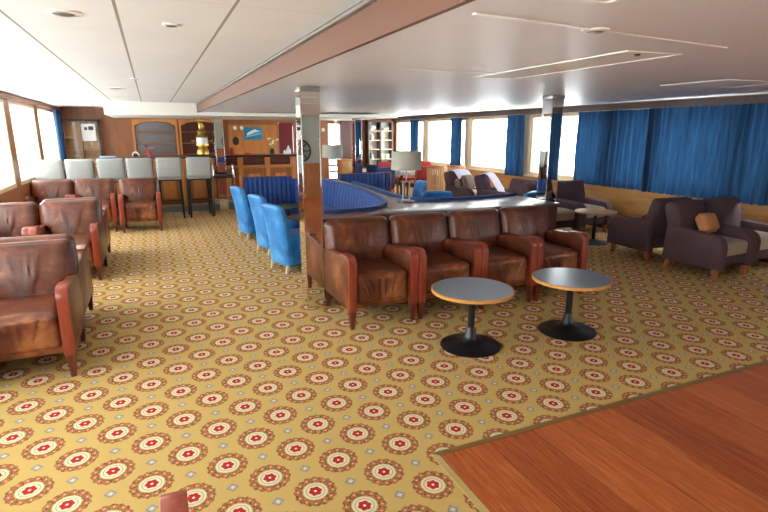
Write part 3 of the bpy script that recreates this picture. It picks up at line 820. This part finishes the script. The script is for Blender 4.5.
for i in range(11):
    a = rnd.uniform(0, 6.28); r = rnd.uniform(.03, .16); z = rnd.uniform(.2, .37)
    p = (r*math.cos(a), r*.5*math.sin(a), z); b.tube([(0, 0, .1), (p[0]*.4, p[1]*.4, z*.6), p], .004, 5)
    b.cushion((p[0]*.6, p[1]*.6, z*.75), (.018, .006, .03), .005, 3)
    c.cushion(p, (.026, .022, .02), .018, 3)
b.build('stem', 'leaf', va); c.build('blossom', 'petal', va)

# ------------------------------------------------------------------ back wall behind the bar
def niche(label, x0, x1, backmat):
    o = thing('back_bar_shelf', label, 'shelf unit', ((x0+x1)/2, YB-.14, 0), 0, 'arched shelf units behind the bar')
    w = (x1-x0)/2; t = .05; zt = 2.02
    # front face with scalloped arch
    op = [(-w+t, 0.0), (-w+t, 1.84), (-w+t+.03, 1.88), (-w+t+.09, 1.89), (-w+t+.13, 1.93)]
    n = 8
    arch = [(-w+t+.13+(2*w-2*t-.26)*i/n, 1.93+.035*math.sin(PI*i/n)) for i in range(1, n)]
    op2 = [(-p, q) for p, q in op[::-1]]
    poly = [(-w, 0), ]+[(-w, zt), (w, zt), (w, 0)]+op2[::-1][0:0]
    outline = [(w, 0), (w, zt), (-w, zt), (-w, 0)]+op+arch+op2
    B().prism(outline, 'Y', -.14, -.11).build('arched_frame', 'orangewood', o)
    B().box(-w+.002, w-.002, .12, .138, 0, zt).build('back_panel', backmat, o)
    for s in (-1, 1): B().box(min(s*w, s*(w-.02)), max(s*w, s*(w-.02)), -.11, .12, 0, zt).build('side_panel', 'wallwood', o)
    for z in (.75, 1.12, 1.40, 1.69): B().box(-w+.02, w-.02, -.1, .12, z, z+.022).build('shelf', 'wallwood', o)
    return o
niche('arched shelf unit with silvery mirrored back behind the bar', -.40, .66, plain('smoky_mirror', (150, 148, 156), .22, .85, .25, 2.5))
niche('arched shelf unit with dark wooden back behind the brass lantern', .69, 1.72, 'panel')
gc = thing('glass_cabinet', 'black framed glass display cabinet in the far left corner', 'cabinet', (-1.53, YB-.2, 0))
w, zt, d = .42, 2.0, .17
b = B()
for s in (-1, 1): b.box(min(s*w, s*(w-.05)), max(s*w, s*(w-.05)), -d, -d+.04, .05, zt, .004)
b.box(-w, w, -d, -d+.04, zt-.05, zt, .004).box(-w, w, -d, -d+.04, .05, .12, .004); df = b.build('door_frame', 'black', gc)
b = B()
for s in (-1, 1): b.box(min(s*w, s*(w-.02)), max(s*w, s*(w-.02)), -d+.04, d, 0, zt)
b.box(-w+.02, w-.02, d-.015, d, .0, zt).box(-w+.02, w-.02, -d+.04, d-.015, zt-.02, zt).box(-w+.02, w-.02, -d+.04, d-.015, 0, .05); b.build('body', 'goldwood', gc)
B().box(-w+.05, w-.05, -d+.015, -d+.021, .12, zt-.05).build('pane', 'glass', df)
B().rod((w-.025, -d-.004, .9), (w-.025, -d-.004, 1.05), .008).build('handle', 'steel', df)
for z in (.6, .95, 1.25, 1.55): B().box(-w+.021, w-.021, -d+.06, d-.016, z, z+.02).build('shelf', 'goldwood', gc)
B().box(-.02, .0, -d+.06, d-.016, .06, zt-.03).build('divider', 'goldwood', gc)
pp = thing('notice_sheet', 'white notice sheet stuck on the glass cabinet door', 'notice', (-1.36, YB-.2-d, 1.69))
ps = B().box(-.15, .15, -.004, -.001, -.2, .2).build('sheet', 'paper', pp)
B().cushion((-.05, -.005, .09), (.03, .002, .035), .0015, 3).cushion((.06, -.005, .1), (.055, .002, .045), .0015, 3).build('print', 'ink', ps)
# picture of a ship at sea
pc = thing('ship_picture', 'picture of a white ship on turquoise sea on the orange wall', 'picture', (2.62, YB-.021, 1.66))
cv = B().box(-.25, .25, -.02, 0, -.17, .17, .004).build('canvas', 'sky', pc)
b = B().prism([(-.17, -.06), (.06, .03), (.17, .05), (.19, .075), (.1, .085), (.06, .12), (-.02, .09), (-.1, .05), (-.17, 0)], 'Y', -.026, -.0205)
b.build('ship_shape', 'paper', cv)
B().prism([(-.22, -.11), (.1, -.04), (.24, -.0), (.24, .02), (.05, -.01), (-.2, -.08)], 'Y', -.0235, -.0203).build('wake', 'paleblue', cv)
ov = thing('oval_plaque', 'dark oval plaque on the orange wall left of ship picture', 'plaque', (2.14, YB-.021, 1.46))
b = B().lathe([(.085, -.0), (.085, .015), (.07, .02)], seg=28).xf(Matrix.Scale(1.35, 4, (0, 1, 0))).xf(Matrix.Rotation(R(90), 4, 'X')); b.build('plate', 'iron', ov)
def globe(label, x, y, z):
    o = thing('wall_lamp', label, 'lamp', (x, y, z), 0, 'small globe wall lamps')
    B().lathe([(.04, 0), (.035, .015)], seg=20).xf(Matrix.Rotation(R(90), 4, 'X')).build('bracket', 'brass', o)
    B().rod((0, -.01, 0), (0, -.1, .02), .008).build('arm', 'brass', o)
    B().lathe([(.005, -.055), (.035, -.043), (.055, 0), (.035, .043), (.005, .055)], (0, -.12, .04), 20).build('globe', 'globe', o)
globe('globe wall lamp above the oval plaque', 2.12, YB-.021, 1.77)
globe('globe wall lamp immediately left of the ship picture', 2.3, YB-.021, 1.77)
globe('globe wall lamp between wine red door and glazed door', 4.62, YB-.001, 1.72)
globe('globe wall lamp over the glazed door with pale slats', 5.0, YB-.001, 1.98)
pd = thing('wooden_cabinet', 'tan wooden cabinet standing left of the farthest mirror pillar', 'cabinet', (4.66, 13.2, 0))
B().box(-.16, .16, -.15, .15, .05, .97, .006).build('body', 'orangewood', pd)
B().box(-.18, .18, -.17, .17, .97, 1.0, .006).build('top', 'edge', pd)
dr = B().box(-.13, .13, -.165, -.151, .12, .92, .004).build('door', 'goldwood', pd)
B().rod((.1, -.166, .55), (.1, -.185, .55), .012).build('knob', 'brass', dr)
B().box(-.15, .15, -.14, .14, 0, .05).build('plinth', 'darkwood', pd)

# bookcase in the far right corner
bk = thing('bookcase', 'dark framed white backed bookcase in the far right corner', 'bookcase', (6.76, YB2-.16, 0))
w = .43
b = B().box(-w, -w+.03, -.15, .13, 0, 2.05).box(w-.03, w, -.15, .13, 0, 2.05).box(-w+.03, w-.03, -.15, .13, 2.0, 2.05).box(-w+.03, w-.03, -.15, .13, 0, .08).box(-.025, .025, -.15, .13, .08, 2.0)
b.build('frame', 'darkwood', bk)
B().box(-w, w, .131, .15, 0, 2.05).build('back_panel', 'whitetrim', bk)
for z in (.5, .83, 1.14, 1.43, 1.72):
    for s in (-1, 1): B().box(min(s*.025, s*(w-.03)), max(s*.025, s*(w-.03)), -.14, .13, z, z+.025).build('shelf', 'postwood', bk)
def onshelf(name, label, cat, mat, prof, x, z, seg=24):
    o = B().lathe(prof, seg=seg).build(name, mat); o.location = (x, YB2-.17, z); return tag(o, label, cat)
onshelf('bowl', 'white round bowl on the top left shelf of bookcase', 'bowl', 'ceramic', [(.04, 0), (.1, .04), (.12, .1), (.09, .15), (.04, .16)], 6.52, 1.745)
onshelf('bowl', 'white wide bowl on the top right shelf of bookcase', 'bowl', 'ceramic', [(.04, 0), (.11, .05), (.13, .08)], 6.97, 1.745)
onshelf('jug', 'white jug on the left second shelf of bookcase', 'jug', 'ceramic', [(.05, 0), (.08, .06), (.06, .13), (.045, .17), (.055, .19)], 6.5, 1.455)
onshelf('vase', 'pale blue vase on the lower left shelf of bookcase', 'vase', 'paleblue', [(.05, 0), (.075, .08), (.04, .16), (.05, .19)], 6.5, .855)
for x, l in ((6.85, 'pale green box on lower right shelf, left of its pair'), (7.03, 'pale green box on lower right shelf, right of its pair')):
    o = B().box(-.07, .07, -.07, .07, 0, .15, .005).build('storage_box', 'palegreen'); o.location = (x, YB2-.18, .855); tag(o, l, 'box')

# ------------------------------------------------------------------ far dining corner
def dining(label, x, y, w, d):
    t = thing('dining_table', label, 'table', (x, y, 0), 0, 'white dining tables')
    B().box(-w, w, -d, d, .70, .73, .005).build('tabletop', 'darkwood', t)
    for sx in (-1, 1):
        for sy in (-1, 1): B().sqleg((sx*(w-.06), sy*(d-.06), 0), (sx*(w-.06), sy*(d-.06), .70), .045, .055).build('leg', 'darkwood', t)
    def f(u, v):
        U, V = (u-.5)*2*1.25, (v-.5)*2*1.25
        ex, ey = max(0, abs(U)-1), max(0, abs(V)-1)
        X = max(-1, min(1, U))*(w+.012); Y = max(-1, min(1, V))*(d+.012)
        drop = max(ex*w, ey*d)*1.1
        wob = .012*math.sin(U*17+V*13)*(1 if ex or ey else 0)
        return (X+math.copysign(wob+.01, U)*(1 if ex else 0), Y+math.copysign(wob+.01, V)*(1 if ey else 0), .735-drop)
    c = B().sheet(f, 30, 24); bmesh.ops.solidify(c.bm, geom=c.bm.faces[:], thickness=-.004)
    o = c.build('tablecloth', 'cloth'); o.location = (x, y, 0); tag(o, label.replace('dining table', 'cloth over the dining table'), 'tablecloth', 'white tablecloths')
dining('white covered dining table behind the near table lamp', 6.25, 12.3, .55, .4)
dining('white covered dining table beside the navy chairs in the far corner', 5.35, 13.6, .33, .35)
def make_red():
    t = thing('dining_chair', '', 'chair')
    B().cushion((0, 0, .44), (.21, .21, .035), .03, 6).build('seat', 'redfab', t)
    B().cushion((0, .21, .72), (.2, .022, .17), .018, 6, None, Matrix.Rotation(R(-8), 4, 'X')).build('backrest', 'redfab', t)
    for s in (-1, 1):
        B().sqleg((s*.18, -.18, 0), (s*.18, -.17, .41), .03, .035).build('leg', 'tanleg', t)
        B().sqleg((s*.18, .23, 0), (s*.18, .19, .41), .03, .035).build('leg', 'tanleg', t)
        B().sqleg((s*.19, .19, .41), (s*.19, .245, .88), .035, .028).build('back_post', 'tanleg', t)
    return t
rc = make_red()
rows(rc, [(6.0, 11.55, PI+.1, 'red dining chair with its back to the viewer, left of the slatted tub chair'),
          (6.45, 13.05, .1, 'red dining chair on the far side of white covered table'),
          (7.0, 13.0, -.3, 'red dining chair beside the windows past the white covered table'),
          (5.9, 13.05, .1, 'red dining chair at far left of the white covered table')], 'red dining chairs')
def make_tub():
    t = thing('slatted_tub_chair', '', 'chair')
    B().lathe([(.17, 0), (.185, .03), (.19, .40), (.18, .43)], seg=30).build('seat', 'rattan', t)
    b = B(); n = 15
    for i in range(n):
        a = R(-20)+R(220)*i/(n-1)
        p = Vector((.20*math.cos(a), .20*math.sin(a), .02)); q = Vector((.225*math.cos(a), .225*math.sin(a), .86))
        b.rod(p, q, .021, .024, 8)
    b.build('slatted_back', 'rattan', t)
    B().tube([(.225*math.cos(R(-20)+R(220)*i/20), .225*math.sin(R(-20)+R(220)*i/20), .87) for i in range(21)], .022, 8).build('top_rail', 'tanleg', t)
    return t
tc = make_tub()
rows(tc, [(6.3, 11.1, PI+.0, 'slatted wooden tub chair in front of the second window from the back'),
          (6.95, 11.3, PI-.3, 'slatted wooden tub chair half hidden behind the window armchairs')], 'slatted tub chairs')
def make_navy():
    t = thing('navy_chair', '', 'chair')
    B().cushion((0, -.02, .36), (.25, .25, .09), .05, 8).build('seat', 'navy', t)
    B().cushion((0, .24, .62), (.28, .055, .27), .05, 10, None, Matrix.Rotation(R(-10), 4, 'X')).build('backrest', 'navy', t)
    for s in (-1, 1):
        B().cushion((s*.28, .0, .50), (.045, .24, .12), .04, 8).build('arm', 'navy', t)
        B().sqleg((s*.24, -.22, 0), (s*.24, -.21, .29), .03, .04).build('leg', 'tanleg', t)
        B().sqleg((s*.24, .24, 0), (s*.24, .22, .29), .03, .04).build('leg', 'tanleg', t)
    return t
nc = make_navy()
rows(nc, [(4.98, 11.6, PI+.15, 'navy upholstered chair in front of the far bookcase, back turned'),
          (5.4, 12.4, PI*.55, 'navy upholstered chair behind another navy chair near the far bookcase')], 'navy chairs near the bookcase')

# round iron ornament on the wall behind the viewer, seen in the pillar mirror
wh = thing('iron_ornament', 'round dark iron wall ornament seen reflected in near mirror pillar', 'ornament', (3.52, YR+.02, 1.22))
b = B(); c = B()
b.tube([(.28*math.cos(i*PI/24), .03, .28*math.sin(i*PI/24)) for i in range(49)], .022, 8)
b.tube([(.10*math.cos(i*PI/12), .03, .10*math.sin(i*PI/12)) for i in range(25)], .018, 8)
b.build('rim', 'iron', wh)
for i in range(8): c.rod((.1*math.cos(i*PI/4), .03, .1*math.sin(i*PI/4)), (.27*math.cos(i*PI/4), .03, .27*math.sin(i*PI/4)), .014)
c.build('spoke', 'iron', wh)

# ------------------------------------------------------------------ daylight and camera
w = bpy.data.worlds.new('overcast'); bpy.context.scene.world = w; w.use_nodes = True
bg = w.node_tree.nodes['Background']; bg.inputs[0].default_value = (.93, .97, 1.0, 1); bg.inputs[1].default_value = 13.0
cam = bpy.data.cameras.new('camera'); co = bpy.data.objects.new('camera', cam); C.objects.link(co)
P = math.atan(124/516); YAW = math.atan(234/math.hypot(516, 124))
co.location = (0, 0, 1.7); co.rotation_euler = (PI/2-P, 0, -YAW)
cam.sensor_width = 36; cam.lens = 36*516/768; cam.clip_start = .05; cam.clip_end = 200
sc = bpy.context.scene; sc.camera = co
sc.view_settings.view_transform = 'Standard'; sc.view_settings.look = 'None'; sc.view_settings.gamma = 1
sc.view_settings.exposure = 0.0
sc.cycles.max_bounces = 12; sc.cycles.diffuse_bounces = 7; sc.cycles.glossy_bounces = 5; sc.cycles.transparent_max_bounces = 12
sc.cycles.sample_clamp_indirect = 12; sc.cycles.use_denoising = True
sc.cycles.caustics_reflective = False; sc.cycles.caustics_refractive = False
